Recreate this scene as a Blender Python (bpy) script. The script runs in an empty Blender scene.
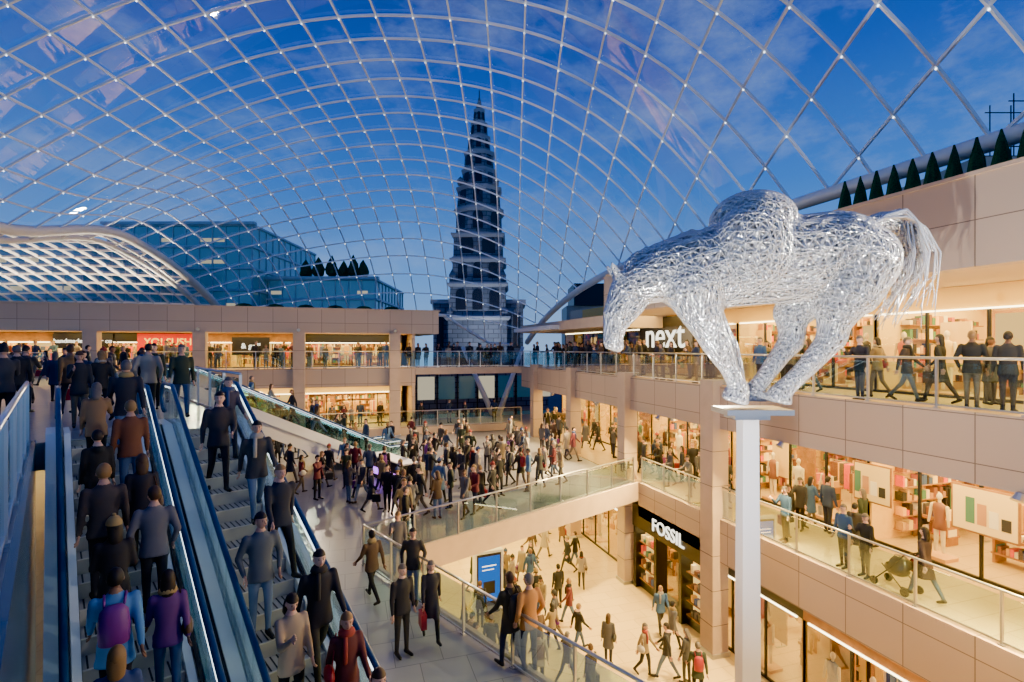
import bpy, math, random
from mathutils import Vector, Matrix
random.seed(7)
EYE=1.37; F=520.0; CA=.9521; SA=.3057; HOR=348.0
L1=-4.6; L0=-9.3; GAL=-4.1; LU=-.33
def cw(u,v,ze=0.0): return Vector((u*CA+v*SA, v*CA-u*SA, ze+EYE))
def gp(px,py,z):
    v=-(z-EYE)*F/(py-HOR); return cw((px-512)/F*v, v, z-EYE)
def sw(s,w,z=0.0): return Vector((-.404*s+.915*w, .915*s+.404*w, z))
COL=bpy.context.scene.collection
try: bpy.context.scene.view_settings.look='AgX - Punchy'
except Exception: pass
# ------------------------------------------------------------ materials
def newmat(name):
    m=bpy.data.materials.new(name); m.use_nodes=True
    nt=m.node_tree; nt.nodes.clear()
    o=nt.nodes.new('ShaderNodeOutputMaterial'); return m,nt,o
def pbr(name,col,rough=.5,metal=0,em=None,es=0,noise=0,nscale=5,spec=.5):
    m,nt,o=newmat(name); b=nt.nodes.new('ShaderNodeBsdfPrincipled')
    b.inputs['Base Color'].default_value=(*col,1); b.inputs['Roughness'].default_value=rough
    b.inputs['Metallic'].default_value=metal; b.inputs['Specular IOR Level'].default_value=spec
    if em: b.inputs['Emission Color'].default_value=(*em,1); b.inputs['Emission Strength'].default_value=es
    if noise:
        n=nt.nodes.new('ShaderNodeTexNoise'); n.inputs['Scale'].default_value=nscale
        tc=nt.nodes.new('ShaderNodeTexCoord'); nt.links.new(tc.outputs['Object'],n.inputs['Vector'])
        r=nt.nodes.new('ShaderNodeValToRGB')
        r.color_ramp.elements[0].position=.3; r.color_ramp.elements[1].position=.7
        r.color_ramp.elements[0].color=(*[c*(1-noise) for c in col],1)
        r.color_ramp.elements[1].color=(*[min(1,c*(1+noise)) for c in col],1)
        nt.links.new(n.outputs['Fac'],r.inputs['Fac']); nt.links.new(r.outputs['Color'],b.inputs['Base Color'])
    nt.links.new(b.outputs[0],o.inputs[0]); return m
def panel(name,axes,c1,c2,mort,bw,rh,rough=.4,ms=.012,off=0.0):
    m,nt,o=newmat(name); b=nt.nodes.new('ShaderNodeBsdfPrincipled'); b.inputs['Roughness'].default_value=rough
    tc=nt.nodes.new('ShaderNodeTexCoord'); sp=nt.nodes.new('ShaderNodeSeparateXYZ'); cb=nt.nodes.new('ShaderNodeCombineXYZ')
    nt.links.new(tc.outputs['Object'],sp.inputs[0])
    nt.links.new(sp.outputs[axes[0]],cb.inputs[0]); nt.links.new(sp.outputs[axes[1]],cb.inputs[1])
    br=nt.nodes.new('ShaderNodeTexBrick'); br.offset=off; br.inputs['Scale'].default_value=1
    br.inputs['Color1'].default_value=(*c1,1); br.inputs['Color2'].default_value=(*c2,1); br.inputs['Mortar'].default_value=(*mort,1)
    br.inputs['Mortar Size'].default_value=ms; br.inputs['Brick Width'].default_value=bw; br.inputs['Row Height'].default_value=rh
    br.inputs['Mortar Smooth'].default_value=.1
    nt.links.new(cb.outputs[0],br.inputs['Vector']); nt.links.new(br.outputs['Color'],b.inputs['Base Color'])
    nt.links.new(b.outputs[0],o.inputs[0]); return m
def glassmat(name,tint,fac=.08,rough=.02,mul=.6):
    m,nt,o=newmat(name); t=nt.nodes.new('ShaderNodeBsdfTransparent'); t.inputs[0].default_value=(*tint,1)
    g=nt.nodes.new('ShaderNodeBsdfGlossy'); g.inputs['Roughness'].default_value=rough; g.inputs[0].default_value=(.9,.95,1,1)
    fr=nt.nodes.new('ShaderNodeFresnel'); fr.inputs['IOR'].default_value=1.35
    ad=nt.nodes.new('ShaderNodeMath'); ad.operation='MULTIPLY_ADD'; ad.inputs[1].default_value=mul; ad.inputs[2].default_value=fac; ad.use_clamp=True
    mx=nt.nodes.new('ShaderNodeMixShader')
    nt.links.new(fr.outputs[0],ad.inputs[0]); nt.links.new(ad.outputs[0],mx.inputs[0])
    nt.links.new(t.outputs[0],mx.inputs[1]); nt.links.new(g.outputs[0],mx.inputs[2]); nt.links.new(mx.outputs[0],o.inputs[0]); return m
def emis(name,col,s):
    m,nt,o=newmat(name); e=nt.nodes.new('ShaderNodeEmission'); e.inputs[0].default_value=(*col,1); e.inputs[1].default_value=s
    nt.links.new(e.outputs[0],o.inputs[0]); return m
def objcol(name,rough=.75,rnd=None):
    m,nt,o=newmat(name); b=nt.nodes.new('ShaderNodeBsdfPrincipled'); b.inputs['Roughness'].default_value=rough
    oi=nt.nodes.new('ShaderNodeObjectInfo')
    if rnd is None: nt.links.new(oi.outputs['Color'],b.inputs['Base Color'])
    else:
        mu=nt.nodes.new('ShaderNodeMath'); mu.operation='MULTIPLY'; mu.inputs[1].default_value=rnd[0]
        fr=nt.nodes.new('ShaderNodeMath'); fr.operation='FRACT'
        r=nt.nodes.new('ShaderNodeValToRGB'); r.color_ramp.interpolation='CONSTANT'
        cs=rnd[1]; e=r.color_ramp.elements
        e[0].position=0; e[0].color=(*cs[0],1); e[1].position=1/len(cs); e[1].color=(*cs[1],1)
        for i,c in enumerate(cs[2:]):
            q=e.new((i+2)/len(cs)); q.color=(*c,1)
        nt.links.new(oi.outputs['Random'],mu.inputs[0]); nt.links.new(mu.outputs[0],fr.inputs[0]); nt.links.new(fr.outputs[0],r.inputs[0]); nt.links.new(r.outputs[0],b.inputs['Base Color'])
    nt.links.new(b.outputs[0],o.inputs[0]); return m
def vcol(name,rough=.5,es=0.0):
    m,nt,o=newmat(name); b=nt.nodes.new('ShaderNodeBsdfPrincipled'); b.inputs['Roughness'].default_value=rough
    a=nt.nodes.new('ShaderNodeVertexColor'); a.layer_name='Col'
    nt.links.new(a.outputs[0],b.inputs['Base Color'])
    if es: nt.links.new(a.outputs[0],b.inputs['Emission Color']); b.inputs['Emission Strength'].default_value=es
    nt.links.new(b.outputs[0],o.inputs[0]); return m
ST1=(.55,.42,.31); ST2=(.50,.375,.275); STM=(.18,.13,.09)
M_pyz=panel('stone_panel_side',(1,2),ST1,ST2,STM,1.45,1.0)
M_pxz=panel('stone_panel_front',(0,2),ST1,ST2,STM,1.45,1.0)
M_stone=pbr('stone_plain',(.53,.40,.295),.5,noise=.06,nscale=2)
M_soffit=pbr('soffit_plaster',(.70,.56,.34),.7)
M_floor0=panel('floor_tile_ground',(0,1),(.74,.56,.27),(.69,.51,.24),(.42,.30,.15),1.2,.6,.28,.008,.5)
M_floor1=panel('floor_tile_mezz',(0,1),(.34,.34,.36),(.29,.30,.33),(.15,.15,.17),.9,.9,.28,.008,.5)
M_floor2=panel('floor_tile_upper',(0,1),(.60,.44,.22),(.56,.41,.20),(.3,.21,.11),1.2,.6,.3,.008,.5)
M_steel=pbr('brushed_steel',(.62,.64,.67),.3,.9)
M_white=pbr('white_steel',(.74,.75,.78),.45,.1)
M_dark=pbr('dark_metal',(.03,.03,.035),.4,.5)
M_black=pbr('black_rubber',(.015,.015,.018),.45)
M_hblue=pbr('handrail_blue',(.02,.07,.17),.3)
M_bluepanel=pbr('blue_cladding',(.03,.08,.17),.25,.3)
M_step=pbr('escalator_step_metal',(.46,.43,.40),.45,.2)
M_stepedge=pbr('step_edge',(.75,.7,.6),.4,.2)
M_skirt=pbr('escalator_deck',(.80,.84,.88),.4,.1)
M_led=emis('escalator_led',(.80,.92,1.0),6)
M_glass=glassmat('balustrade_glass',(.80,.92,.92),.05,mul=.5)
M_shopglass=glassmat('shopfront_glass',(.97,.97,.95),.02,mul=.4)
M_roofglass=glassmat('roof_glass',(.95,.97,1.0),.006,mul=.12)
M_rib=pbr('roof_rib_paint',(.74,.80,.90),.4,.1)
M_rib2=pbr('vault_rib_warm_lit',(.90,.82,.70),.5)  # rib colour lightened to cream to carry the warm light from the shops below
M_node=emis('roof_node_lamp',(.85,.93,1.0),10)
M_lamp=emis('warm_lamp',(1,.66,.2),22)
M_lampw=emis('white_lamp',(1,.82,.45),18)
M_cream=pbr('shop_wall_cream',(.88,.58,.16),.7)
M_creamw=pbr('shop_wall_white',(.86,.66,.30),.7)
M_tan=pbr('shop_wall_tan',(.62,.36,.12),.7)
M_wood=pbr('shop_wood',(.36,.17,.05),.5,noise=.25,nscale=3)
M_red=pbr('sign_red',(.6,.015,.01),.5,em=(1,.02,.005),es=.35)
M_blackp=pbr('black_panel',(.02,.018,.015),.3)
M_signw=emis('sign_letters_white',(1,.92,.72),5)
M_signy=emis('sign_letters_yellow',(1,.66,.08),5)
M_goods=vcol('goods',.5,.22)  # stock emits its own colour faintly, standing in for shop light
M_green=pbr('topiary_leaf',(.012,.07,.018),.8,noise=.5,nscale=30)
M_church=panel('church_stone',(0,2),(.19,.21,.26),(.12,.14,.18),(.05,.06,.08),1.1,.5,.9,.04,.5)
M_churchc=pbr('church_cornice',(.28,.30,.36),.8)
M_churchw=pbr('church_opening',(.01,.013,.025),.5)
M_aspha=pbr('asphalt',(.05,.055,.065),.8,noise=.2,nscale=1)
M_bglass=pbr('office_glass',(.12,.32,.42),.15,.2,em=(.08,.28,.38),es=.13)  # brightened base and faint emission stand in for reflected sky
M_blit=emis('office_window_lit',(.95,.85,.6),1.0)
M_bfr=pbr('office_frame',(.32,.46,.54),.5)
M_screen=emis('display_blue',(.02,.12,.45),2.4)
M_poster=emis('poster_warm',(1,.60,.15),2.6)
M_purple=emis('purple_light',(.5,.15,1.0),5)
M_mann=pbr('mannequin_plastic',(.8,.70,.5),.5)
# ------------------------------------------------------------ mesh builder
class MB:
    def __init__(s): s.v=[];s.f=[];s.mi=[];s.mats=[];s.c=[];s.sm=[];s.smooth=False;s.cur=0;s.col=(1,1,1)
    def mat(s,m):
        if m not in s.mats: s.mats.append(m)
        s.cur=s.mats.index(m); return s
    def add(s,vs,fs):
        n=len(s.v); s.v+= [tuple(p) for p in vs]
        for f in fs:
            s.f.append(tuple(i+n for i in f)); s.mi.append(s.cur); s.sm.append(s.smooth); s.c.append(s.col)
    def box(s,a0,a1,b0,b1,c0,c1,fr=None):
        P=[(a,b,c) for c in (c0,c1) for b in (b0,b1) for a in (a0,a1)]
        if fr: P=[fr(*p) for p in P]
        s.add(P,[(0,2,3,1),(4,5,7,6),(0,1,5,4),(2,6,7,3),(0,4,6,2),(1,3,7,5)])
    def prism(s,poly,z0,z1):
        n=len(poly); vs=[(p[0],p[1],z0) for p in poly]+[(p[0],p[1],z1) for p in poly]
        s.add(vs,[tuple(range(n-1,-1,-1)),tuple(range(n,2*n))]+[(i,(i+1)%n,n+(i+1)%n,n+i) for i in range(n)])
    def rings(s,R,cap=True,close=True):
        n=len(R[0]); vs=[p for r in R for p in r]; fs=[]
        for j in range(len(R)-1):
            for i in range(n if close else n-1):
                k=(i+1)%n; fs.append((j*n+i,j*n+k,(j+1)*n+k,(j+1)*n+i))
        if cap: fs.append(tuple(range(n-1,-1,-1))); fs.append(tuple((len(R)-1)*n+i for i in range(n)))
        s.add(vs,fs)
    def tube(s,path,r,n=8,cap=True,sq=1.0,ph=0.0):
        path=[Vector(p) for p in path]; R=[]
        if not hasattr(r,'__len__'): r=[r]*len(path)
        pu=None
        for i,p in enumerate(path):
            t=(path[min(i+1,len(path)-1)]-path[max(i-1,0)]).normalized()
            if pu is None: pu=Vector((0,0,1)) if abs(t.z)<.9 else Vector((0,1,0))
            a=t.cross(pu).normalized(); b=a.cross(t).normalized(); pu=b
            R.append([p+a*math.cos(2*math.pi*k/n+ph)*r[i]+b*math.sin(2*math.pi*k/n+ph)*r[i]*sq for k in range(n)])
        s.rings(R,cap)
    def caps(s,p,q,r1,r2,n=12):
        p=Vector(p);q=Vector(q); d=(q-p); L=d.length
        if L<1e-5: d=Vector((0,0,1))
        d.normalize(); pts=[];rr=[]
        for a in (80,50,25): pts.append(p-d*r1*math.sin(math.radians(a))); rr.append(r1*math.cos(math.radians(a)))
        pts+= [p,q]; rr+=[r1,r2]
        for a in (25,50,80): pts.append(q+d*r2*math.sin(math.radians(a))); rr.append(r2*math.cos(math.radians(a)))
        up=Vector((0,0,1)) if abs(d.z)<.9 else Vector((0,1,0)); a=d.cross(up).normalized(); b=a.cross(d)
        s.rings([[c+(a*math.cos(2*math.pi*k/n)+b*math.sin(2*math.pi*k/n))*rad for k in range(n)] for c,rad in zip(pts,rr)])
    def ell(s,c,rx,ry,rz,n=12,m=8,filt=None,warp=None,fr=None):
        R=[]
        for j in range(m+1):
            th=math.pi*j/m
            R.append([(rx*math.sin(max(.02,min(math.pi-.02,th)))*math.cos(2*math.pi*i/n), ry*math.sin(max(.02,min(math.pi-.02,th)))*math.sin(2*math.pi*i/n), -rz*math.cos(th)) for i in range(n)])
        vs=[p for r in R for p in r]
        if warp: vs=[warp(p) for p in vs]
        fs=[]
        for j in range(m):
            for i in range(n):
                f=(j*n+i,j*n+(i+1)%n,(j+1)*n+(i+1)%n,(j+1)*n+i)
                if filt:
                    cc=[sum(vs[k][t] for k in f)/4 for t in range(3)]
                    if not filt(cc): continue
                fs.append(f)
        vs=[(p[0]+c[0],p[1]+c[1],p[2]+c[2]) for p in vs]
        if fr: vs=[fr(*p) for p in vs]
        s.add(vs,fs)
    def mesh(s,name):
        me=bpy.data.meshes.new(name); me.from_pydata(s.v,[],s.f)
        for m in s.mats: me.materials.append(m)
        me.polygons.foreach_set('material_index',s.mi); me.polygons.foreach_set('use_smooth',s.sm)
        if M_goods in s.mats:
            ca=me.color_attributes.new('Col','FLOAT_COLOR','CORNER'); k=0
            for p,c in zip(me.polygons,s.c):
                for li in p.loop_indices: ca.data[li].color=(*c,1)
        me.update(); return me
    def obj(s,name,parent=None):
        o=bpy.data.objects.new(name,s.mesh(name)); COL.objects.link(o)
        if parent: o.parent=parent
        return o
def empty(name,loc=(0,0,0)):
    e=bpy.data.objects.new(name,None); e.location=loc; COL.objects.link(e); return e
def simple(name,mat,*boxes):
    b=MB().mat(mat)
    for x in boxes: b.box(*x)
    return b.obj(name)
def text(body,loc,size,rotz,mat,name,parent=None,ext=.02):
    c=bpy.data.curves.new(name,'FONT'); c.body=body; c.size=size; c.extrude=ext; c.align_x='CENTER'; c.align_y='CENTER'
    c.materials.append(mat); o=bpy.data.objects.new(name,c); o.location=loc; o.rotation_euler=(math.pi/2,0,rotz); COL.objects.link(o)
    if parent: o.parent=parent
    return o
LE=3.2
def area(loc,sx,sy,e,col=(1,.72,.4),rot=(0,0,0),name='ceiling_light'):
    l=bpy.data.lights.new(name,'AREA'); l.shape='RECTANGLE'; l.size=sx; l.size_y=sy; l.energy=e*LE; l.color=(1,col[1]*.94,col[2]*.44)
    o=bpy.data.objects.new(name,l); o.location=loc; o.rotation_euler=rot; COL.objects.link(o); return o
# ------------------------------------------------------------ world
w=bpy.data.worlds.new('dusk_sky'); bpy.context.scene.world=w; w.use_nodes=True
nt=w.node_tree; nt.nodes.clear(); N=nt.nodes.new; K=nt.links.new
o=N('ShaderNodeOutputWorld'); bg=N('ShaderNodeBackground'); bg.inputs[1].default_value=2.0
tc=N('ShaderNodeTexCoord'); sp=N('ShaderNodeSeparateXYZ'); K(tc.outputs['Generated'],sp.inputs[0])
r=N('ShaderNodeValToRGB'); e=r.color_ramp.elements
e[0].position=0; e[0].color=(.26,.46,.78,1); e[1].position=1; e[1].color=(.002,.025,.2,1)
for p,c in ((.12,(.13,.34,.76,1)),(.28,(.038,.19,.66,1)),(.45,(.008,.085,.48,1)),(.6,(.003,.04,.33,1))):
    q=e.new(p); q.color=c
K(sp.outputs[2],r.inputs[0])
mp=N('ShaderNodeMapping'); mp.inputs['Scale'].default_value=(1,1,2.2); K(tc.outputs['Generated'],mp.inputs[0])
ns=N('ShaderNodeTexNoise'); ns.inputs['Scale'].default_value=3.8; ns.inputs['Detail'].default_value=9; ns.inputs['Roughness'].default_value=.68; K(mp.outputs[0],ns.inputs['Vector'])
r2=N('ShaderNodeValToRGB'); r2.color_ramp.elements[0].position=.48; r2.color_ramp.elements[0].color=(0,0,0,1); r2.color_ramp.elements[1].position=.76; r2.color_ramp.elements[1].color=(.5,.5,.5,1)
K(ns.outputs['Fac'],r2.inputs[0])
mx=N('ShaderNodeMix'); mx.data_type='RGBA'; K(r2.outputs[0],mx.inputs[0]); K(r.outputs[0],mx.inputs[6]); mx.inputs[7].default_value=(.34,.47,.76,1)
K(mx.outputs[2],bg.inputs[0]); K(bg.outputs[0],o.inputs[0])
# ------------------------------------------------------------ camera
cam=bpy.data.cameras.new('camera'); co=bpy.data.objects.new('camera',cam); COL.objects.link(co)
cam.sensor_width=36; cam.lens=F/1024*36; cam.shift_y=7/1024; cam.clip_end=500; cam.clip_start=.05
co.location=(0,0,EYE); co.rotation_euler=(math.pi/2,0,-math.asin(SA)); bpy.context.scene.camera=co
# ------------------------------------------------------------ floors
simple('floor_ground',M_floor0,(-26,24,-8,52,L0-.3,L0))
simple('street_outside',M_aspha,(-150,150,-60,220,L0-.6,L0-.31))
P=lambda s,w_: tuple(sw(s,w_))[:2]
b=MB().mat(M_floor1); polyL1=[P(-3,-10),P(-3,6.6),P(13.5,6.6),(12.3,20.2),(12.3,44),(-24,44),(-24,5)]
b.prism(polyL1,L1-.5,L1)
b.mat(M_pxz)
def strip(b,pts,z0,z1,th=.06):
    for p,q in zip(pts[:-1],pts[1:]):
        p=Vector((p[0],p[1],0)); q=Vector((q[0],q[1],0)); d=(q-p); L=d.length; d.normalize(); n=Vector((d.y,-d.x,0))
        b.box(0,L,-th/2,th/2,z0,z1,lambda a,c,z,p=p,d=d,n=n: p+d*a+n*c+Vector((0,0,z)))
b.mat(M_stone); strip(b,[P(-3,6.63),P(13.47,6.63),(12.28,20.15)],L1-.75,L1+.06,.1)
b.obj('floor_mezzanine')
b=MB().mat(M_floor1); poly2=[P(-3,-14),P(-3,-.25),P(12.6,-.25),P(12.6,3.35),P(37.3,3.35),(-12.4,36),(-24,36),(-24,0)]
b.prism(poly2,LU-.5,LU); b.mat(M_stone); strip(b,[P(12.6,3.38),P(37.3,3.38)],LU-.8,LU+.05,.1); b.mat(M_bluepanel); strip(b,[P(-3,-.22),P(12.6,-.22)],L1,LU+.05,.06)
b.obj('floor_upper_landing')
b=MB(); b.mat(M_floor2); b.box(12.35,21,-4,36,-.3,0); b.mat(M_soffit); b.box(12.35,21,-4,36,-1.4,-1.2)
b.mat(M_pyz); b.box(12.3,12.5,-4,36,-1.42,.05); b.obj('floor_upper_right')
b=MB(); b.mat(M_floor2); b.box(12.35,21,-4,44,L1-.3,L1+.01); b.mat(M_soffit); b.box(12.35,21,-4,44,L1-1.4,L1-1.2)
b.mat(M_pyz); b.box(12.3,12.5,-4,20.1,L1-1.42,L1+.06); b.obj('floor_mezzanine_right')
b=MB(); b.mat(M_pyz); b.box(12.3,12.7,-4,23,3.04,4.92); b.box(12.3,21,23,23.3,2.4,4.92); b.mat(M_soffit); b.box(12.7,21,-4,23,3.04,3.2)
b.mat(M_stone); b.box(12.25,12.8,-4,23.05,4.92,5.0); b.mat(M_aspha); b.box(12.7,21,-4,23,4.5,4.7); b.obj('wall_right')
b=MB(); b.mat(M_stone); b.box(12.3,21,23.3,36,2.45,3.0); b.mat(M_white); b.box(11.7,12.3,29,36,2.5,2.75); b.obj('canopy_roof')
simple('wall_right_outer',M_cream,(21,21.3,-4,44,L0,4.9))
simple('wall_back_building',M_pxz,(-24,4.6,44,44.3,L0,3.7))
b=MB(); b.mat(M_pxz); b.box(-24,6.2,36,36.35,2.35,3.9); b.box(-24,4.6,36,36.2,-1.2,.04); b.box(-24,4.6,36,36.2,L1,GAL+.04)
b.mat(M_pyz); b.box(4.4,4.6,36.2,44,L0,2.35); b.box(5.9,6.2,36.35,41,2.35,3.9); b.mat(M_stone); b.box(-24.1,6.3,35.92,36.5,3.9,3.98); b.obj('wall_back')
b=MB(); b.mat(M_soffit); b.box(-24,5.9,36.35,44,2.35,2.5); b.mat(M_aspha); b.box(-24,5.9,36.35,44,3.4,3.6); b.obj('ceiling_back')
b=MB(); b.mat(M_floor2); b.box(-24,4.6,36.2,44,-.3,0); b.mat(M_soffit); b.box(-24,4.6,36.2,44,-1.2,-1.0); b.obj('floor_upper_back')
b=MB(); b.mat(M_floor2); b.box(-24,4.6,36.2,44,GAL-.3,GAL); b.obj('floor_mezzanine_back')
for z,n in ((0,'bridge_upper'),(GAL,'bridge_mezzanine')):
    b=MB(); b.mat(M_floor2); b.box(4.6,12.35,36,39.5,z-.25,z); b.mat(M_stone); b.box(4.6,12.3,35.95,36.1,z-.45,z+.03); b.obj(n)
for y in (15.2,21.1,27,33):
    b=MB(); b.mat(M_stone); b.box(12.0,12.65,y-.33,y+.33,L0,.25)
    for z in (-2.2,-3.4,-5.8,-7,-8.2): b.mat(M_dark); b.box(11.99,12.66,y-.335,y+.335,z,z+.015)
    b.mat(M_steel); b.box(11.95,12.7,y-.38,y+.38,L0,L0+.15); b.obj('column')
for x in (3.2,-2.8,-8.4,-13.9,-19.4):
    b=MB(); b.mat(M_stone); b.box(x-.35,x+.35,35.65,36.3,L1,2.36)
    for z in (-3,-1.5,.0,1.2): b.mat(M_dark); b.box(x-.355,x+.355,35.645,36.31,z,z+.015)
    b.mat(M_steel); b.box(x-.4,x+.4,35.6,36.32,L1,L1+.12); b.obj('column')
b=MB(); b.mat(M_church); b.box(-2,20,50,50.3,L0,-.6)
for i in range(11):
    b.mat(M_dark); b.box(-1.6+i*2,-1.5+i*2,49.9,50,L0,-.9)
    b.mat(M_blit if i%3==1 else M_bglass); b.box(-1.4+i*2,.2+i*2,49.95,50,-3.6,-1.4); b.mat(M_bglass); b.box(-1.4+i*2,.2+i*2,49.95,50,-8.9,-5)
b.obj('wall_far_street')
# ------------------------------------------------------------ balustrades
def balus(pts,z,name='glass_balustrade',h=1.1,sp_=1.6):
    b=MB()
    for p,q in zip(pts[:-1],pts[1:]):
        p=Vector((p[0],p[1],z)); q=Vector((q[0],q[1],z)); d=q-p; L=d.length; d.normalize(); n=Vector((d.y,-d.x,0)); k=max(1,round(L/sp_))
        fr=lambda a,c,zz: p+d*a+n*c+Vector((0,0,zz))
        b.mat(M_steel); b.smooth=True; b.tube([fr(0,0,h),fr(L,0,h)],.03,8); b.smooth=False
        for i in range(k+1):
            a=L*i/k; b.box(a-.02,a+.02,-.03,.03,.0,h-.02,fr); b.box(a-.05,a+.05,-.05,.05,0.0,.03,fr)
            if i<k: b.mat(M_glass); b.box(a+.04,L*(i+1)/k-.04,-.006,.006,.08,h-.1,fr); b.mat(M_steel)
        b.box(0,L,-.015,.015,.05,.09,fr)
    return b.obj(name)
balus([(12.42,-3),(12.42,27),(12.42,35.9)],.05); balus([(12.42,-3),(12.42,20)],L1+.06)
balus([P(-2,6.45),P(13.4,6.45),(12.2,20.35)],L1)
balus([P(13.2,3.3),P(23.9,3.3)],LU); balus([P(27.3,3.3),P(37,3.3)],LU); balus([P(1.6,-.3),P(12.4,-.3)],LU)
balus([(-23,36.12),(-12.9,36.12)],0); balus([(-12,36.12),(4.6,36.12),(12.3,36.12)],.04); balus([(-23,36.12),(4.6,36.12),(12.3,36.12)],GAL+.04)
# ------------------------------------------------------------ shops
def mannequin(b,x,y,z,fr,c):
    b.smooth=True; b.mat(M_mann); b.ell((x,y,z+1.66),.07,.08,.11,8,6,fr=fr)
    b.mat(M_goods); b.col=c
    R=[]
    for zz,rx,ry in ((.75,.2,.15),(1.0,.14,.1),(1.3,.19,.11),(1.42,.18,.1),(1.5,.05,.05)):
        R.append([fr(x+rx*math.cos(k*math.pi/4),y+ry*math.sin(k*math.pi/4),z+zz) for k in range(8)])
    b.rings(R)
    b.mat(M_mann)
    for sx in (-1,1):
        b.caps(fr(x+sx*.08,y,z+.8),fr(x+sx*.1,y,z+.12),.07,.04,8); b.caps(fr(x+sx*.2,y,z+1.4),fr(x+sx*.26,y-.05,z+.9),.045,.03,8)
    b.caps(fr(x,y,z+1.48),fr(x,y,z+1.58),.04,.04,6); b.smooth=False
PAL=[(.8,.1,.06),(.9,.5,.08),(.85,.65,.3),(.06,.1,.25),(.03,.028,.025),(.8,.72,.5),(.5,.25,.1),(.08,.2,.12),(.55,.15,.1),(.9,.65,.15),(.25,.1,.05),(.6,.35,.1),(.2,.08,.04),(.04,.035,.035),(.1,.08,.07)]
def shop(fr,L,D,H,seed,sign=None,front=True,wall=None,depthrows=2):
    rr=random.Random(seed); b=MB(); wl=wall or rr.choice([M_cream,M_creamw,M_cream])
    b.mat(wl); b.box(0,L,D-.1,D,0,H,fr); b.box(0,.1,0,D,0,H,fr); b.box(L-.1,L,0,D,0,H,fr)
    nb=int(L/1.5)
    for i in range(nb):
        a0=.2+i*(L-.4)/nb; a1=a0+(L-.4)/nb-.12
        kind=rr.random()
        b.mat(rr.choice([M_tan,M_wood,M_cream,wl])); b.box(a0,a1,D-.13,D-.1,0,H-.4,fr)
        b.mat(M_wood); b.box(a0-.07,a0-.02,D-.55,D-.1,0,H*.85,fr)
        if kind<.82:
            for k in range(6):
                z=.2+k*.42
                if z>H-.6: break
                b.mat(M_wood); b.box(a0,a1,D-.5,D-.13,z-.04,z,fr); b.mat(M_goods)
                x=a0+.03
                while x<a1-.1:
                    wd=rr.uniform(.06,.17); b.col=rr.choice(PAL); b.box(x,x+wd*.85,D-.45,D-.2,z,z+rr.uniform(.1,.32),fr); x+=wd
        else:
            b.mat(M_poster); b.box(a0+.1,a1-.1,D-.16,D-.13,.8,H-.5,fr)
        b.mat(M_lamp); b.box(a0,a1,D-.6,D-.55,H-.35,H-.28,fr)
    # side-wall shelving
    for sa,sb in ((.1,.4),(L-.4,L-.1)):
        for k in range(5):
            z=.3+k*.45
            if z>H-.7: break
            b.mat(M_wood); b.box(sa,sb,.9,D-.7,z-.03,z,fr); b.mat(M_goods); y=.95
            while y<D-.9:
                wd=rr.uniform(.08,.2); b.col=rr.choice(PAL); b.box(sa+.03,sb-.03,y,y+wd*.85,z,z+rr.uniform(.12,.34),fr); y+=wd
    for j in range(depthrows):
        y=1.6+j*(D-2.6)/max(1,depthrows)
        for i in range(int(L/2)):
            a=.7+i*2+rr.uniform(-.1,.2)
            if rr.random()<.5:
                # garment rail
                b.mat(M_steel); b.box(a,a+1.3,y+.28,y+.31,1.5,1.53,fr)
                for q in (a,a+1.27): b.box(q,q+.03,y+.28,y+.31,0,1.5,fr); b.box(q-.01,q+.04,y+.05,y+.55,0,.03,fr)
                b.mat(M_goods); x=a+.05; cc=rr.choice(PAL)
                while x<a+1.2:
                    if rr.random()<.35: cc=rr.choice(PAL)
                    b.col=cc; b.box(x,x+.045,y+.08,y+.5,1.45-rr.uniform(.6,.95),1.47,fr); x+=.065
            else:
                b.mat(M_wood); b.box(a,a+1.1,y,y+.6,.7,.78,fr)
                for q in (a+.05,a+1.0): b.box(q,q+.06,y+.05,y+.55,0,.7,fr)
                b.box(a,a+1.1,y+.05,y+.55,.25,.29,fr)
                b.mat(M_goods)
                for k in range(11): b.col=rr.choice(PAL); x=a+.03+k*.095; b.box(x,x+.07,y+.1,y+.45,.78,.78+rr.uniform(.05,.4),fr); b.col=rr.choice(PAL); b.box(x,x+.08,y+.1,y+.45,.29,.29+rr.uniform(.1,.3),fr)
    for i in range(int(L/1.2)):
        if rr.random()<.75: mannequin(b,.7+i*1.2,.5,0.1,fr,rr.choice(PAL)); b.mat(M_tan); b.box(.4+i*1.2,1.0+i*1.2,.25,.8,0,.1,fr)
        if rr.random()<.35: b.mat(rr.choice([M_poster,M_wood,M_creamw])); b.box(.3+i*1.2,1.1+i*1.2,.85,.9,.9,H-.9,fr)
    b.mat(M_lampw)
    for i in range(int(L/1.5)):
        for y in (1.0,2.4,3.8):
            if y<D-.3: b.box(.6+i*1.5,.8+i*1.5,y,y+.2,H-.06,H-.02,fr)
    if front:
        b.mat(M_dark); n=max(2,int(L/1.5)); dr=n//2
        for i in range(n+1): b.box(L*i/n-.03,L*i/n+.03,-.03,.05,0,H-.6,fr)
        b.box(0,L,-.03,.05,0,.08,fr)
        b.mat(M_shopglass)
        for i in range(n):
            if i!=dr: b.box(L*i/n+.03,L*(i+1)/n-.03,0,.015,.08,H-.6,fr)
    b.mat(sign if sign else wl); b.box(0,L,-.06,.06,H-.6,H,fr)
    b.mat(M_lampw); b.box(.2,L-.2,-.1,-.06,H-.64,H-.6,fr)
    ob=b.obj('shop_unit'); return ob
def frR(x,y,z): return lambda a,d,c: Vector((x+d,y+a,z+c))
def frB(x,y,z): return lambda a,d,c: Vector((x+a,y+d,z+c))
i=0
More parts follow.
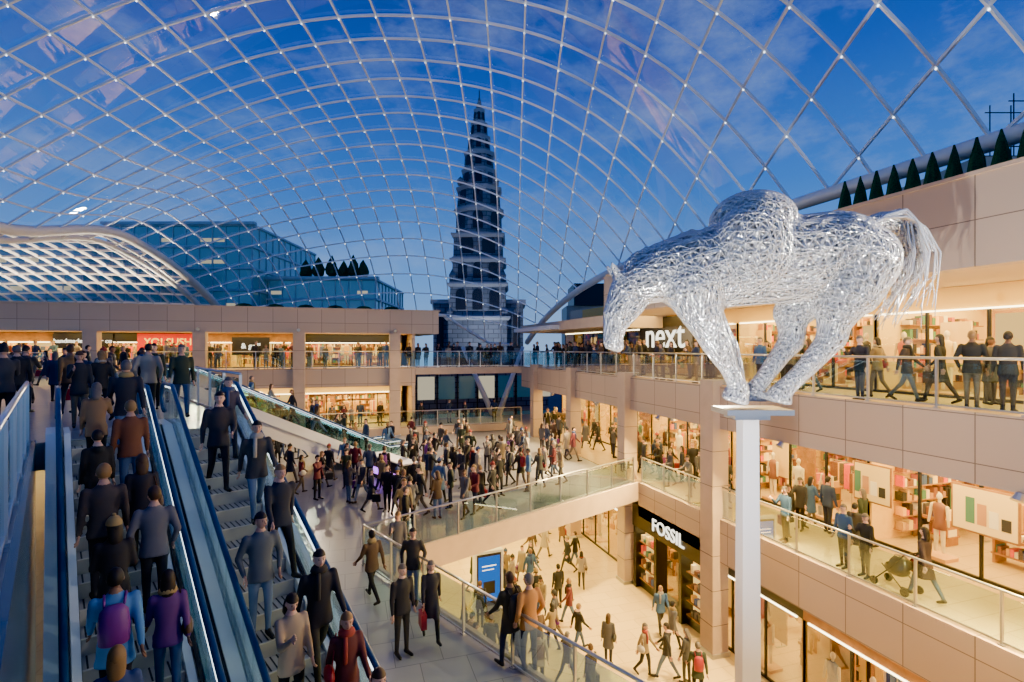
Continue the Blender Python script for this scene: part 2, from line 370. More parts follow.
for y in range(0,36,6):
    shop(frR(15.8,y,0),6,5,3.02,10+i,M_cream if y<24 else M_blackp); shop(frR(15.5,y,L1+.01),6,5,3.15,30+i,M_creamw if i%2 else M_wood); shop(frR(12.95,y,L0),6,5,3.25,50+i,M_blackp if y in (18,12) else M_wood)
    for (xc,z,e_) in ((16.6,2.95,400),(16.4,L1+3.1,400),(15.4,L0+3.2,420)):
        area((xc+1.2,y+3,z),4,5,e_,(1,.74,.42))
    area((14,y+3,3.0),2.2,5,130,(1,.72,.4)); area((14,y+3,-1.42),2.2,5,170,(1,.72,.4))
    i+=1
for x in range(-24,4,7):
    L=7 if x+7<=4.6 else 4.5
    shop(frB(x,39,0),L,4.6,2.35,70+i,M_blackp if i%2 else M_wood); shop(frB(x,39,GAL),L,4.6,2.9,90+i,M_creamw)
    area((x+L/2,40.8,2.3),L-.5,3.5,420,(1,.70,.36)); area((x+L/2,40.8,-1.22),L-.5,3.5,420,(1,.76,.45)); area((x+L/2,37.5,2.33),L-.5,1.6,140,(1,.70,.36)); area((x+L/2,37.5,-1.22),L-.5,1.6,140,(1,.72,.4))
    i+=1
for x in (-1,6): shop(frB(x,30,L0),6.5,4,3.4,120+x); area((x+3.2,32,L0+3.3),6,3.5,380,(1,.74,.42))
for x,y in ((2,19),(8,23),(3,26),(9,28)): area((x,y,L1-.55),4,3,300,(1,.74,.42))
def flood(loc,target,e_,col,size=.5,name='spot_or_fill_light',spread=130):  # builds the horse spots and the added fill lamps alike
    loc=Vector(loc); d=(Vector(target)-loc).normalized(); q=d.to_track_quat('-Z','Y')
    l=bpy.data.lights.new('lamp','AREA'); l.shape='DISK'; l.size=size; l.energy=e_; l.color=col; l.spread=math.radians(spread)
    root=empty(name,loc); root.rotation_euler=q.to_euler()
    lo=bpy.data.objects.new('lamp',l); COL.objects.link(lo); lo.parent=root; lo.location=(0,0,-.03)
    b=MB().mat(M_steel); b.tube([(0,0,.16),(0,0,0)],[size*.3,size*.5],10); b.obj('housing',root)
for y,tx in ((2,8),(6.5,8),(12.2,7),(18.5,7)): flood((12.2,y,-1.55),(tx,y+.5,L0),2000,(1,.68,.22),.22)  # fill lamps added to brighten the ground floor of the void
flood((12.2,24,-1.5),(3,24,L1),1700,(1,.68,.3),.22); flood((12.2,30,-1.5),(3,29,L1),1500,(1,.68,.3),.22)  # more added fill, aimed at the plaza floor
flood((-8.4,35.4,2.5),(-6,22,L1),800,(1,.76,.45),.22); flood((3.2,35.4,2.5),(4,26,L1),1000,(1,.72,.4),.22); flood((-2.8,35.4,2.5),(-3,14,-3),1000,(1,.8,.55),.22)  # added fill on the back columns for plaza and escalators
for uu in (-27.5,-32,-37): flood(cw(uu,39.5,2.5),cw(uu-2,36,7),1500,(1,.86,.66),1.0,'vault_fill_light',160)  # hidden uplights added behind the parapet to brighten the vault ribs
# ------------------------------------------------------------ signs
r_=-math.pi/2
fs=empty('shop_sign_watch_store',(12.2,17.2,L0+3.3))
b=MB(); b.mat(M_blackp); b.box(12.3,12.9,15.6,20.6,L0+2.75,L0+3.75); b.box(12.6,12.9,15.6,20.6,L0,L0+.35)
rr=random.Random(5)
for yy in (15.65,17.2,18.9,20.5): b.mat(M_blackp); b.box(12.35,12.9,yy-.09,yy+.09,L0,L0+2.75)
for y0,y1 in ((15.8,17.0),(19.1,20.35)):
    b.mat(M_poster); b.box(12.82,12.86,y0,y1,L0+.4,L0+2.7)
    for kz in range(4):
        z=L0+.45+kz*.55; b.mat(M_wood); b.box(12.5,12.82,y0,y1,z-.04,z); b.mat(M_goods); y=y0+.05
        while y<y1-.2: b.col=rr.choice(PAL); b.box(12.55,12.75,y,y+.14,z,z+rr.uniform(.12,.35)); y+=.2
    b.mat(M_lampw); b.box(12.45,12.75,y0,y1,L0+2.66,L0+2.7)
o=b.obj('fascia_panel'); o.parent=fs; o.matrix_parent_inverse=Matrix.Translation(-fs.location)
t=text('FOSSIL',(12.26,17.9,L0+3.25),.74,r_,M_signw,'letters'); t.parent=fs; t.matrix_parent_inverse=Matrix.Translation(-fs.location)
def sign(name,x0,x1,y,z0,z1,body,bgm,tm,size,axis='x'):
    e=empty(name); b=MB().mat(bgm)
    if axis=='x': b.box(x0,x1,y-.1,y,z0,z1); o=b.obj('panel',e); text(body,((x0+x1)/2,y-.12,(z0+z1)/2),size,0,tm,'letters',e)
    else: b.box(y-.1,y,x0,x1,z0,z1); o=b.obj('panel',e); text(body,(y-.12,(x0+x1)/2,(z0+z1)/2),size,r_,tm,'letters',e)
sign('restaurant_sign',-17.0,-13.9,38.9,1.35,2.25,'handmade burger co',M_blackp,M_signw,.36)
sign('sushi_sign',-12.6,-9.0,38.9,1.2,2.3,'YO! SUSHI',M_red,M_signy,.62)
sign('cafe_sign',-7.2,-4.9,38.9,.9,2.1,'& grill',M_blackp,M_signw,.5)
sign('clothes_shop_sign',25.2,20.6,15.6,1.0,2.95,'next',M_blackp,M_signw,1.9,'y')
b=MB()
for y0,y1 in ((8.2,9.6),(11.3,12.4)):
    b.mat(M_wood); b.box(15.44,15.47,y0-.05,y1+.05,L1+1.2,L1+2.4); b.mat(M_creamw); b.box(15.42,15.44,y0,y1,L1+1.25,L1+2.35); b.mat(M_goods)
    for q in range(4): b.col=PAL[q+4]; b.box(15.41,15.42,y0+.12+q*.26,y0+.32+q*.26,L1+1.45,L1+1.75+.12*q)
b.obj('window_posters')
# ------------------------------------------------------------ roof gridshell
def sst(t): t=max(0,min(1,t)); return t*t*(3-2*t)
def zr(u,v):
    X=u*CA+v*SA
    g=1-(abs(v-12)/37)**4
    f=1-((u+5)/32)**2 if u<-5 else 1
    if u<-5: f*=1-.27*((u+5)/20)**2*sst((34-v)/9)
    return 13.5*f*g*(1-.6*(max(0,X)/16)**3)
U0=-25.0
umax=lambda v:(16-v*SA)/CA
def vend(u): return 46.6 if u<-6 else (48.6 if u>-2 else 46.6+(u+6)*.5)
V0=-12
b=MB(); b.mat(M_rib); nodes=[]
CS=1.5
def rib(pts,r=.048):
    if len(pts)>1: b.tube([cw(*p) for p in pts],r,4,False,1.3,math.pi/4)
v=V0
while v<48:
    us=[];u=U0
    um=umax(v)
    while u<um: us.append(u); u+=CS/2
    us.append(um)
    us=[x for x in us if v<=vend(x)]
    rib([(x,v,zr(x,v)) for x in us]); v+=CS
u=U0
while u<umax(V0):
    vm=min(vend(u),(16-u*CA)/SA); vs=[V0+i*CS/2 for i in range(int((vm-V0)/(CS/2))+1)]+[vm]
    rib([(u,x,zr(u,x)) for x in vs]); u+=CS
b.obj('roof_gridshell')
b=MB(); b.mat(M_node); v=V0+CS*4
while v<47:
    u=U0+CS
    while u<umax(v)-.3:
        if v<vend(u):
            p=cw(u,v,zr(u,v)-.1); q=.03
            b.add([p+Vector(k) for k in ((q,0,0),(0,q,0),(-q,0,0),(0,-q,0),(0,0,q),(0,0,-q))],[(0,1,4),(1,2,4),(2,3,4),(3,0,4),(1,0,5),(2,1,5),(3,2,5),(0,3,5)])
        u+=CS
    v+=CS
b.obj('roof_node_lights')
b=MB(); b.mat(M_roofglass); b.smooth=True; R=[]
nv=60;nu=50
for j in range(nv+1):
    row=[]
    for i in range(nu+1):
        v=V0+(48.6-V0)*j/nv; u=U0+(umax(v)-U0)*i/nu; v=min(v,vend(u)); row.append(cw(u,v,zr(u,v)+.1))
    R.append(row)
b.rings(R,False,False); b.obj('roof_glazing')
b=MB(); b.mat(M_white); b.smooth=True
vs=[V0+i for i in range(0,61)]
b.tube([cw(umax(v),v,zr(umax(v),v)-.05) for v in vs if v<=48],.24,10)
b.mat(M_rib2); b.tube([cw(U0,v,zr(U0,v)-.05) for v in vs if v<47],.3,10); b.tube([cw(U0-1.1,v,zr(U0,v)-.55) for v in vs if v<46],.16,8)
for v in vs:
    if v<46 and v%2<1: b.tube([cw(U0,v,zr(U0,v)-.05),cw(U0-1.1,v,zr(U0,v)-.55)],.07,5)
b.mat(M_white); b.tube([cw(u,vend(u),zr(u,vend(u))) for u in [U0+i for i in range(0,int(umax(48)-U0))]],.12,8)
for uu,vv in ((-4.5,47.4),(1.0,48)): b.tube([cw(-1.4,45.8,-6.5),cw(uu,vv,.1)],[.28,.16],10)
b.tube([cw(-1.4,45.8,-10.6),cw(-1.4,45.8,-6.4)],.3,10)
b.obj('roof_edge_arch')
b=MB(); b.mat(M_rib2)
zl=lambda u,v: zr(U0,v)-.1+.3*math.sin(max(0,min(1,(U0-u)/20))*math.pi)
v=14
while v<47:
    rib([(U0-i*2,v,zl(U0-i*2,v)) for i in range(0,14)],.08); v+=1.3
u=U0-1.3
while u>U0-26:
    rib([(u,14+i,zl(u,14+i)) for i in range(0,33)],.08); u-=1.3
b.mat(M_roofglass); b.rings([[cw(U0-i*2,14+j,zl(U0-i*2,14+j)+.1) for j in range(33)] for i in range(14)],False,False)
b.obj('roof_side_vault')
# ------------------------------------------------------------ escalators
S0,S1=3.85,12.5
def ez(s):
    if s<S0: return L1
    if s>S1: return LU
    return L1+(s-S0)/(S1-S0)*(LU-L1)
def slope_box(b,fn,a,c,wa,wb,lo,hi,m):
    b.mat(m); za,zc=ez(a),ez(c); P8=[fn(a,wa,za+lo),fn(a,wb,za+lo),fn(c,wb,zc+lo),fn(c,wa,zc+lo),fn(a,wa,za+hi),fn(a,wb,za+hi),fn(c,wb,zc+hi),fn(c,wa,zc+hi)]
    b.add(P8,[(3,2,1,0),(4,5,6,7),(0,1,5,4),(1,2,6,5),(2,3,7,6),(3,0,4,7)])
def escalator(w0,w1,sw=sw):
    b=MB(); fr=lambda s,w_,z: sw(s,w_,z)
    ss=[S0-1.3,S0-.4]+[S0+ (S1-S0)*k/20 for k in range(21)]+[S1+.4,S1+1.0]
    n=int((S1-S0)/.4)
    for k in range(n+1):
        s=S0+k*(S1-S0)/n; z=min(LU-.02,ez(s+.2))
        b.mat(M_step); b.box(s,s+(S1-S0)/n,w0+.2,w1-.2,z-.25,z,fr)
        b.mat(M_stepedge); b.box(s,s+.035,w0+.2,w1-.2,z-.002,z+.006,fr)
        for q in range(9):
            ww=w0+.24+q*(w1-w0-.48)/9; b.mat(M_black); b.box(s+.04,s+(S1-S0)/n-.01,ww,ww+.02,z,z+.003,fr)
    b.mat(M_steel); b.box(S0-1.5,S0,w0+.15,w1-.15,L1,L1+.02,fr); b.box(S1-.01,S1+1.3,w0+.15,w1-.15,LU,LU+.02,fr)
    for k in range(len(ss)-1):
        a,c=ss[k],ss[k+1]
        if a>S0: slope_box(b,sw,a,c,w0,w1,-.9,-.3,M_white)
        for (wa,wb) in ((w0-.15,w0+.02),(w1-.02,w1+.15)): slope_box(b,sw,a,c,wa,wb,-.3 if a>S0 else 0,.16,M_skirt)
        for (wa,wb) in ((w0+.10,w0+.19),(w1-.19,w1-.10)): slope_box(b,sw,a,c,wa,wb,-.05,.14,M_skirt)
        for ww in (w0+.02,w1-.02):
            slope_box(b,sw,a,c,ww-.008,ww+.008,.16,.86,M_glass)
        for ww in (w0+.045,w1-.045): slope_box(b,sw,a,c,ww-.012,ww+.012,.86,.875,M_led)
        for ww in (w0+.06,w1-.06): slope_box(b,sw,a,c,ww-.02,ww+.02,.14,.17,M_black)
    for ww in (w0+.02,w1-.02):
        hp=[sw(s,ww,ez(s)+.93) for s in ss]
        e0=sw(ss[0],ww,L1+.93); e1=sw(ss[-1],ww,LU+.93); d=sw(1,0,0)-sw(0,0,0)
        lo=[e0-d*.3*math.sin(t)+Vector((0,0,-.3+.3*math.cos(t))) for t in [math.pi*k/6 for k in range(6,0,-1)]]
        hi=[e1+d*.3*math.sin(t)+Vector((0,0,-.3+.3*math.cos(t))) for t in [math.pi*k/6 for k in range(1,7)]]
        b.smooth=True; b.mat(M_hblue); b.tube(lo+hp+hi,.042,8); b.smooth=False
    b.obj('escalator')
escalator(.09,1.46); escalator(1.84,3.07)
sw2=lambda s,w_,z=0.0: sw(24.0+w_, 3.45+(S1+1.0-s), z)
escalator(.15,1.5,sw2); escalator(1.85,3.2,sw2)
b=MB()
for k in range(20):
    a=S0+(S1-S0)*k/20; c=S0+(S1-S0)*(k+1)/20; slope_box(b,sw,a,c,1.62,1.68,-.6,.17,M_black)
b.obj('escalator_divider')
b=MB(); b.mat(M_dark); f_=lambda s,w_,z: sw(s,w_,z)
b.box(19.5,22.5,11.2,11.5,L1,L1+1.0,f_); b.mat(M_purple); b.box(19.6,22.4,11.18,11.2,L1+.2,L1+.5,f_); b.mat(M_white); b.box(19.4,22.6,11.1,11.9,L1+1.0,L1+1.06,f_); b.obj('purple_light_stand')  # invented counter, added to carry the purple glow
# ------------------------------------------------------------ voxel helper
def evalmesh(mb,voxel,smooth=6,fac=.5,extra=None):
    ob=mb.obj('tmp'); m=ob.modifiers.new('r','REMESH'); m.mode='VOXEL'; m.voxel_size=voxel; m.use_smooth_shade=True
    s=ob.modifiers.new('s','SMOOTH'); s.iterations=smooth; s.factor=fac
    if extra: extra(ob)
    dg=bpy.context.evaluated_depsgraph_get(); dg.update(); me=bpy.data.meshes.new_from_object(ob.evaluated_get(dg))
    bpy.data.objects.remove(ob); return me
def segd(p,a,c):
    d=c-a; t=max(0,min(1,(p-a).dot(d)/max(1e-9,d.length_squared))); return (p-a-d*t).length
# ------------------------------------------------------------ people
M_coat=objcol('coat_cloth',.8); M_trou=objcol('trouser_cloth',.85,(7.31,[(.02,.025,.05),(.015,.015,.018),(.06,.10,.2),(.04,.035,.03),(.10,.15,.26),(.02,.02,.03),(.14,.11,.08)]))
M_skin=objcol('skin',.55,(3.17,[(.62,.36,.26),(.55,.31,.22),(.68,.42,.31),(.25,.13,.08)]))
M_hair=objcol('hair',.6,(5.9,[(.02,.012,.008),(.07,.035,.015),(.012,.01,.01),(.25,.14,.05),(.12,.1,.09)]))
M_shoe=pbr('shoe_leather',(.02,.016,.014),.5); M_eye=pbr('eye_dark',(.02,.015,.01),.3); M_lip=pbr('lip',(.4,.12,.1),.5)
M_bag=objcol('bag_leather',.5,(11.3,[(.3,.02,.03),(.02,.02,.02),(.18,.03,.25),(.55,.5,.42),(.1,.05,.02)]))
M_scarf=objcol('scarf_wool',.9,(13.7,[(.3,.05,.04),(.05,.08,.2),(.4,.36,.3),(.03,.03,.03),(.35,.25,.1)]))
def person(name,fem,legs,arms,hem=.82,lean=0,hairlong=False,bag=None,headturn=0,headpitch=0,hood=False,scarf=False,hat=False):
    sh=.16 if fem else .185; k=.93 if fem else 1
    hips=[Vector((sx*.085,0,.93)) for sx in (-1,1)]; J=[]
    for (th,kb),h in zip(legs,hips):
        th,kb=math.radians(th),math.radians(kb)
        kn=h+Vector((h.x*.15,math.sin(th),-math.cos(th)))*.43; an=kn+Vector((0,math.sin(th-kb),-math.cos(th-kb)))*.42
        fa=max(-.9,min(.3,(th-kb)*.8)); toe=an+Vector((h.x*.25,.17*math.cos(fa),-.045+.17*math.sin(fa))); J.append((h,kn,an,toe))
    low=min(min(j[2].z-.075,j[3].z-.03) for j in J)
    ln=math.tan(math.radians(lean)); LN=lambda p: Vector((p[0],p[1]+max(0,p[2]-.93)*ln,p[2]))
    A=[]
    for (au,ao,ab,ai),sx in zip(arms,(-1,1)):
        au,ao,ab,ai=[math.radians(x) for x in (au,ao,ab,ai)]
        s_=Vector((sx*sh,0,1.415)); el=s_+Vector((sx*math.sin(ao),math.sin(au)*math.cos(ao),-math.cos(au)*math.cos(ao)))*.29
        d2=Vector((sx*math.sin(ao-ai),math.sin(au+ab)*math.cos(ao-ai),-math.cos(au+ab)*math.cos(ao-ai))).normalized(); wr=el+d2*.25
        A.append((LN(s_),LN(el),LN(wr),(LN(wr)-LN(el)).normalized()))
    b=MB(); b.mat(M_coat)
    prof=[(hem,.175*k+(.93-hem)*.12,.125+(.93-hem)*.1),(.93,.172*k,.12),(1.08,.15*k,.105),(1.22,.165*k,.115),(1.34,.18*k,.118),(1.42,.165*k,.10),(1.475,.09,.075),(1.53,.055,.06),(1.57,.05,.055)]
    if hem<.75: prof.insert(1,(.8,.18,.13))
    R=[]
    for z,rx,ry in prof:
        c=LN((0,0,z)); R.append([(c.x+rx*math.cos(2*math.pi*i/18),c.y+ry*math.sin(2*math.pi*i/18),z) for i in range(18)])
    b.rings(R)
    for h,kn,an,toe in J:
        b.caps(h,kn,.088,.06); b.caps(kn,an,.06,.043); b.caps(an+Vector((0,-.03,-.03)),toe,.045,.036)
    for s_,el,wr,d in A:
        b.caps(s_,el,.062,.05); b.caps(el,wr,.05,.036)
    if hood: b.caps(LN((0,-.07,1.46)),LN((0,-.09,1.5)),.09,.06)
    me=evalmesh(b,.021,5,.5)
    out=MB(); out.smooth=True; vs=[Vector(v.co) for v in me.vertices]; out.v=[tuple(v) for v in vs]
    for m in (M_coat,M_trou,M_skin,M_shoe): out.mat(m)
    for p in me.polygons:
        c=Vector(p.center); nearm=min(min(segd(c,a[0],a[1]),segd(c,a[1],a[2])) for a in A)
        nshoe=min(segd(c,j[2]+Vector((0,-.03,-.03)),j[3]) for j in J)
        if nearm<.08: mi=0
        elif nshoe<.062 : mi=3
        elif c.z>1.5: mi=2
        elif c.z<hem+.01: mi=1
        else: mi=0
        out.f.append(tuple(p.vertices)); out.mi.append(mi); out.sm.append(True); out.c.append((1,1,1))
    bpy.data.meshes.remove(me)
    out.mat(M_skin)
    for (s_,el,wr,d),sx in zip(A,(-1,1)):
        side=d.cross(Vector((1,0,0))); 
        if side.length<.1: side=Vector((0,1,0))
        side.normalize(); nrm=d.cross(side).normalized()
        fr=lambda x,y,z: wr+d*z+side*x+nrm*y
        R=[[fr(rx*math.cos(2*math.pi*i/8),ry*math.sin(2*math.pi*i/8),z) for i in range(8)] for z,rx,ry in ((-.02,.026,.022),(.03,.036,.017),(.07,.042,.015),(.095,.036,.012))]
        out.rings(R)
        for q,(off,ln_) in enumerate(((-.031,.055),(-.011,.07),(.011,.075),(.031,.065))):
            p0=fr(off,0,.085); p1=fr(off*1.05,-sx*.008,.085+ln_*.5); p2=fr(off*1.05,-sx*.03,.085+ln_*.9); out.tube([p0,p1,p2],[.0095,.0088,.007],5)
        out.tube([fr(.03,0,.03),fr(.058,-sx*.01,.055),fr(.062,-sx*.025,.09)],[.012,.011,.008],5)
    hc=LN((0,.015,1.645)); rt=Matrix.Rotation(math.radians(headturn),3,'Z')@Matrix.Rotation(math.radians(headpitch),3,'X')
    hf=lambda x,y,z: hc+rt@Vector((x,y,z))
    def wp(p):
        x,y,z=p; t=max(0,-z/.115); return (x*(1-.28*t*t),y*(1-.18*t)+.012*t,z)
    out.ell((0,0,0),.074,.092,.115,14,10,warp=wp,fr=hf)
    out.caps(hf(0,.088,.012),hf(0,.106,-.022),.007,.014,6)
    for sx in (-1,1): out.ell((sx*.074,-.005,-.005),.012,.02,.03,6,5,fr=hf)
    out.mat(M_eye)
    for sx in (-1,1): out.ell((sx*.028,.082,.008),.012,.008,.006,6,4,fr=hf)
    out.mat(M_lip); out.ell((0,.082,-.056),.022,.01,.006,6,4,fr=hf)
    out.mat(M_hair)
    for sx in (-1,1): out.ell((sx*.029,.086,.026),.016,.006,.004,6,4,fr=hf)
    out.ell((0,-.006,.012),.084,.1,.117,14,10,filt=lambda c: c[2]>.045-.0*c[1] or (c[1]<.01 and c[2]>-.05-(.03 if c[1]<-.05 else 0)),fr=hf)
    if hat:
        out.mat(M_scarf); out.ell((0,-.006,.03),.09,.106,.115,14,10,filt=lambda c: c[2]>.0,fr=hf); out.ell((0,0,.15),.025,.025,.025,8,6,fr=hf)
    if scarf:
        out.mat(M_scarf); R=[]
        for z,rx,ry in ((1.46,.10,.09),(1.49,.115,.105),(1.53,.10,.1),(1.56,.07,.075)):
            c=LN((0,.005,z)); R.append([(c.x+rx*math.cos(2*math.pi*i/12),c.y+ry*math.sin(2*math.pi*i/12),z) for i in range(12)])
        out.rings(R); out.tube([LN((.04,.1,1.48)),LN((.05,.135,1.35)),LN((.05,.13,1.15))],[.03,.035,.03],6)
    if hairlong:
        out.mat(M_hair); R=[[hf(rx*math.cos(2*math.pi*i/10),cy+ry*math.sin(2*math.pi*i/10),z) for i in range(10)] for z,rx,ry,cy in ((.06,.06,.05,-.04),(0,.085,.055,-.045),(-.08,.088,.05,-.055),(-.17,.075,.04,-.07),(-.24,.04,.02,-.08))]
        out.rings(R)
    if bag=='back':
        out.mat(M_bag); R=[]
        for z,rx,ry in ((.98,.10,.05),(1.0,.14,.08),(1.2,.15,.09),(1.36,.13,.07),(1.42,.08,.03)):
            c=LN((0,-.17,z)); R.append([(c.x+rx*math.cos(2*math.pi*i/10),c.y+ry*math.sin(2*math.pi*i/10),z) for i in range(10)])
        out.rings(R)
        for sx in (-1,1): out.tube([LN((sx*.09,-.14,1.4)),LN((sx*.1,-.02,1.49)),LN((sx*.11,.115,1.38)),LN((sx*.12,.1,1.15))],.014,5)
    if bag=='hand':
        wr=A[1][2]; c=wr+Vector((.02,0,-.12)); out.mat(M_bag); out.smooth=False; out.box(c.x-.06,c.x+.06,c.y-.16,c.y+.16,c.z-.36,c.z-.05); out.smooth=True
        out.tube([c+Vector((0,-.09,-.05)),c+Vector((0,-.05,.05)),c+Vector((0,.05,.05)),c+Vector((0,.09,-.05))],.006,5)
    if bag=='shoulder':
        out.mat(M_bag); c=LN((.22,-.02,1.0)); out.ell((c.x,c.y,c.z-.02),.07,.16,.13,10,6); out.tube([c+Vector((0,-.12,.06)),LN((.13,-.03,1.5)),c+Vector((0,.12,.06))],.01,5)
    if low: out.v=[(x,y,z-low) for x,y,z in out.v]
    return out.mesh(name)
st=[(2,2),(-2,2)]; st2=[(6,8),(-3,0)]; wk=[(24,8),(-18,14)]; wk2=[(-20,22),(22,6)]; wk3=[(14,10),(-10,26)]
rel=[(-3,9,12,4),(3,9,12,4)]; swg=[(-22,8,15,3),(22,8,25,3)]; swg2=[(22,8,25,3),(-20,8,12,3)]; ph=[(5,9,15,5),(35,8,95,20)]; pk=[(-12,18,45,28),(-12,18,45,28)]; rl=[(35,10,50,8),(35,10,50,8)]
PM=[person('man_body',0,st,rel),person('man_body',0,wk,swg,hood=True),person('man_body',0,wk2,swg2,.78,scarf=True),person('man_body',0,st2,pk,.8,headturn=20),person('man_body',0,st2,ph,.82,headpitch=-15),person('man_body',0,wk3,swg2,.7,bag='back'),person('man_body',0,st,rl,.82,lean=10,headpitch=-12),person('man_body',0,st2,[(-3,12,10,4),(30,48,20,8)],.82,lean=6,headturn=-25),
    person('man_body',0,wk2,pk,.6,hat=True),person('man_body',0,wk3,[(10,10,60,30),(-8,10,20,5)],.8,lean=4,headturn=-15)]
PF=[person('woman_body',1,st2,rel,.6,hairlong=True,bag='shoulder'),person('woman_body',1,wk,swg,.55,hairlong=True,bag='hand'),person('woman_body',1,wk3,swg2,.8,hairlong=True,bag='shoulder',scarf=True),person('woman_body',1,st2,ph,.75,hairlong=True,headpitch=-18),person('woman_body',1,st,rl,.65,lean=9,hairlong=True),person('woman_body',1,wk2,rel,.5,hood=True,bag='hand'),
    person('woman_body',1,wk3,[(10,10,70,30),(5,10,60,30)],.7,hairlong=True,hat=True,headturn=15)]
MR=[(.02,.02,.024),(.025,.03,.05),(.05,.05,.055),(.03,.05,.11),(.10,.06,.035),(.03,.045,.03),(.12,.12,.13),(.015,.015,.018),(.2,.12,.055),(.12,.02,.03),(.36,.31,.24),(.06,.13,.28),(.03,.03,.035),(.02,.02,.03),(.02,.02,.02),(.24,.18,.1),(.05,.05,.07),(.03,.03,.03),(.015,.02,.03),(.08,.08,.09)]
def man(i,p,head,col=None,sc=None):
    o=bpy.data.objects.new('man',PM[i%10]); o.location=p; o.rotation_euler=(0,0,head); s=sc or random.uniform(.96,1.05); o.scale=(s,s,s); o.color=(*(col or random.choice(MR)),1); COL.objects.link(o)
def woman(i,p,head,col=None,sc=None):
    o=bpy.data.objects.new('woman',PF[i%7]); o.location=p; o.rotation_euler=(0,0,head); s=sc or random.uniform(.90,.99); o.scale=(s,s,s); o.color=(*(col or random.choice(MR)),1); COL.objects.link(o)
placed=[]
COLS=[(12.3,y) for y in (15.2,21.1,27,33)]+[(x,36) for x in (3.2,-2.8,-8.4,-13.9,-19.4)]
def anyp(p,head=None,poses=None,col=None,mind=.48):
    for q in placed:
        if (q-Vector(p)).length<mind: return False
    for c in COLS:
        if abs(c[0]-p[0])<.65 and abs(c[1]-p[1])<.65: return False
    placed.append(Vector(p)); h=random.uniform(0,6.28) if head is None else head
    if random.random()<.52: man(random.choice(poses or [0,1,2,3,4,5,8,9]),p,h,col)
    else: woman(random.choice([0,3,4] if poses==[6,0,3] else [0,1,2,3,5,6]),p,h,col)
    return True
UP=math.atan2(.404,.915)
def esc_p(s,w_,fn=sw):
    n=int((S1-S0)/.4); st_=(S1-S0)/n; k=math.floor((s-S0)/st_); s=S0+(k+.5)*st_; z=min(LU-.02,ez(S0+k*st_+.2)) if S0<s<S1 else ez(s)
    return fn(s,w_,z+.008)
for s,w_,t,i,c in ((4.6,.95,0,3,(.04,.04,.06)),(5.2,.55,0,2,(.04,.06,.14)),(5.9,1.02,0,7,(.26,.04,.05)),(6.5,.5,1,1,(.03,.06,.18)),(7.3,.55,0,5,(.09,.26,.55)),(7.5,1.05,1,2,(.12,.04,.18)),(8.2,.6,1,6,(.02,.02,.025)),(8.5,1.07,0,3,(.14,.14,.16)),(9.2,.55,0,0,(.06,.05,.05)),(9.6,1.02,1,0,(.02,.02,.03)),(10.2,.55,1,5,(.02,.02,.02)),(10.7,1.0,0,0,(.16,.06,.03)),(11.3,.6,1,3,(.25,.15,.08)),(11.8,1.05,0,2,(.03,.03,.04))):
    (woman if t else man)(i,esc_p(s,w_),UP+random.uniform(-.15,.15),c)
for s,w_,t,i,c in ((4.4,2.2,0,1,(.03,.03,.04)),(5.2,2.2,1,0,(.45,.28,.15)),(5.3,2.72,0,0,(.03,.03,.04)),(6.0,2.72,1,2,(.12,.03,.03)),(6.5,2.2,1,3,(.4,.3,.2)),(7.0,2.7,0,2,(.02,.02,.025)),(7.8,2.2,0,3,(.09,.11,.13)),(8.7,2.72,0,1,(.02,.025,.04)),(9.7,2.72,0,2,(.05,.05,.05)),(10.6,2.3,0,9,(.03,.03,.04)),(11.4,2.65,1,2,(.05,.05,.08))):
    (woman if t else man)(i,esc_p(s,w_),UP+math.pi+random.uniform(-.2,.2),c)
for s,w_,i in ((5,.8,0),(6.2,.6,3),(7.4,.9,2),(8.6,.7,1),(5.6,2.5,3),(7,2.6,0),(8.8,2.4,1),(10,2.6,2)):
    (woman if i%2 else man)(i,esc_p(s,w_,sw2),UP+(math.pi/2 if w_<1.5 else -math.pi/2))
for k in range(46):
    s=random.uniform(14.0,22); w_=random.uniform(-5,2.8); anyp(sw(s,w_,LU),UP+random.choice([0,0,math.pi])+random.uniform(-.5,.5),mind=.6)
for k in range(20): anyp(sw(random.uniform(23,34),random.uniform(-3,2.8),LU))
for px,py,t,i,h,c in ((402,655,0,0,3.6,(.02,.02,.025)),(431,640,1,1,3.2,(.02,.02,.03)),(413,603,0,3,2.8,(.03,.03,.035)),(510,668,0,5,.35,(.03,.028,.02)),(529,672,0,3,.3,(.38,.17,.05)),(398,575,1,3,3.0,None),(372,600,0,2,.5,None)):
    (woman if t else man)(i,gp(px,py,L1),h,c); placed.append(gp(px,py,L1))
n=0
while n<150:
    px=random.uniform(270,575); py=random.uniform(444,548)
    if px<400 and py>525-(400-px)*.3: continue
    if px>400 and py>545-(px-400)*.36: continue
    p=gp(px,py,L1)
    if p.y>35.3 or p.x>12: continue
    s_=-.404*p.x+.915*p.y; w_=.915*p.x+.404*p.y
    if 23.7<s_<27.5 and w_<14.2: continue
    if s_<13.9 and w_>6: continue
    if 19<s_<23 and 10.8<w_<12.2: continue
    n+=1; anyp(p,mind=.45)
for k in range(30): p=Vector((random.uniform(12.8,15.2),random.uniform(21.5,35),L1+.01)); anyp(p)
n=0
while n<72:
    px=random.uniform(450,700); py=random.uniform(515,700); p=gp(px,py,L0)
    if p.x>11.4: continue
    n+=1; anyp(p,poses=[1,2,5,0,8,9],mind=.55)
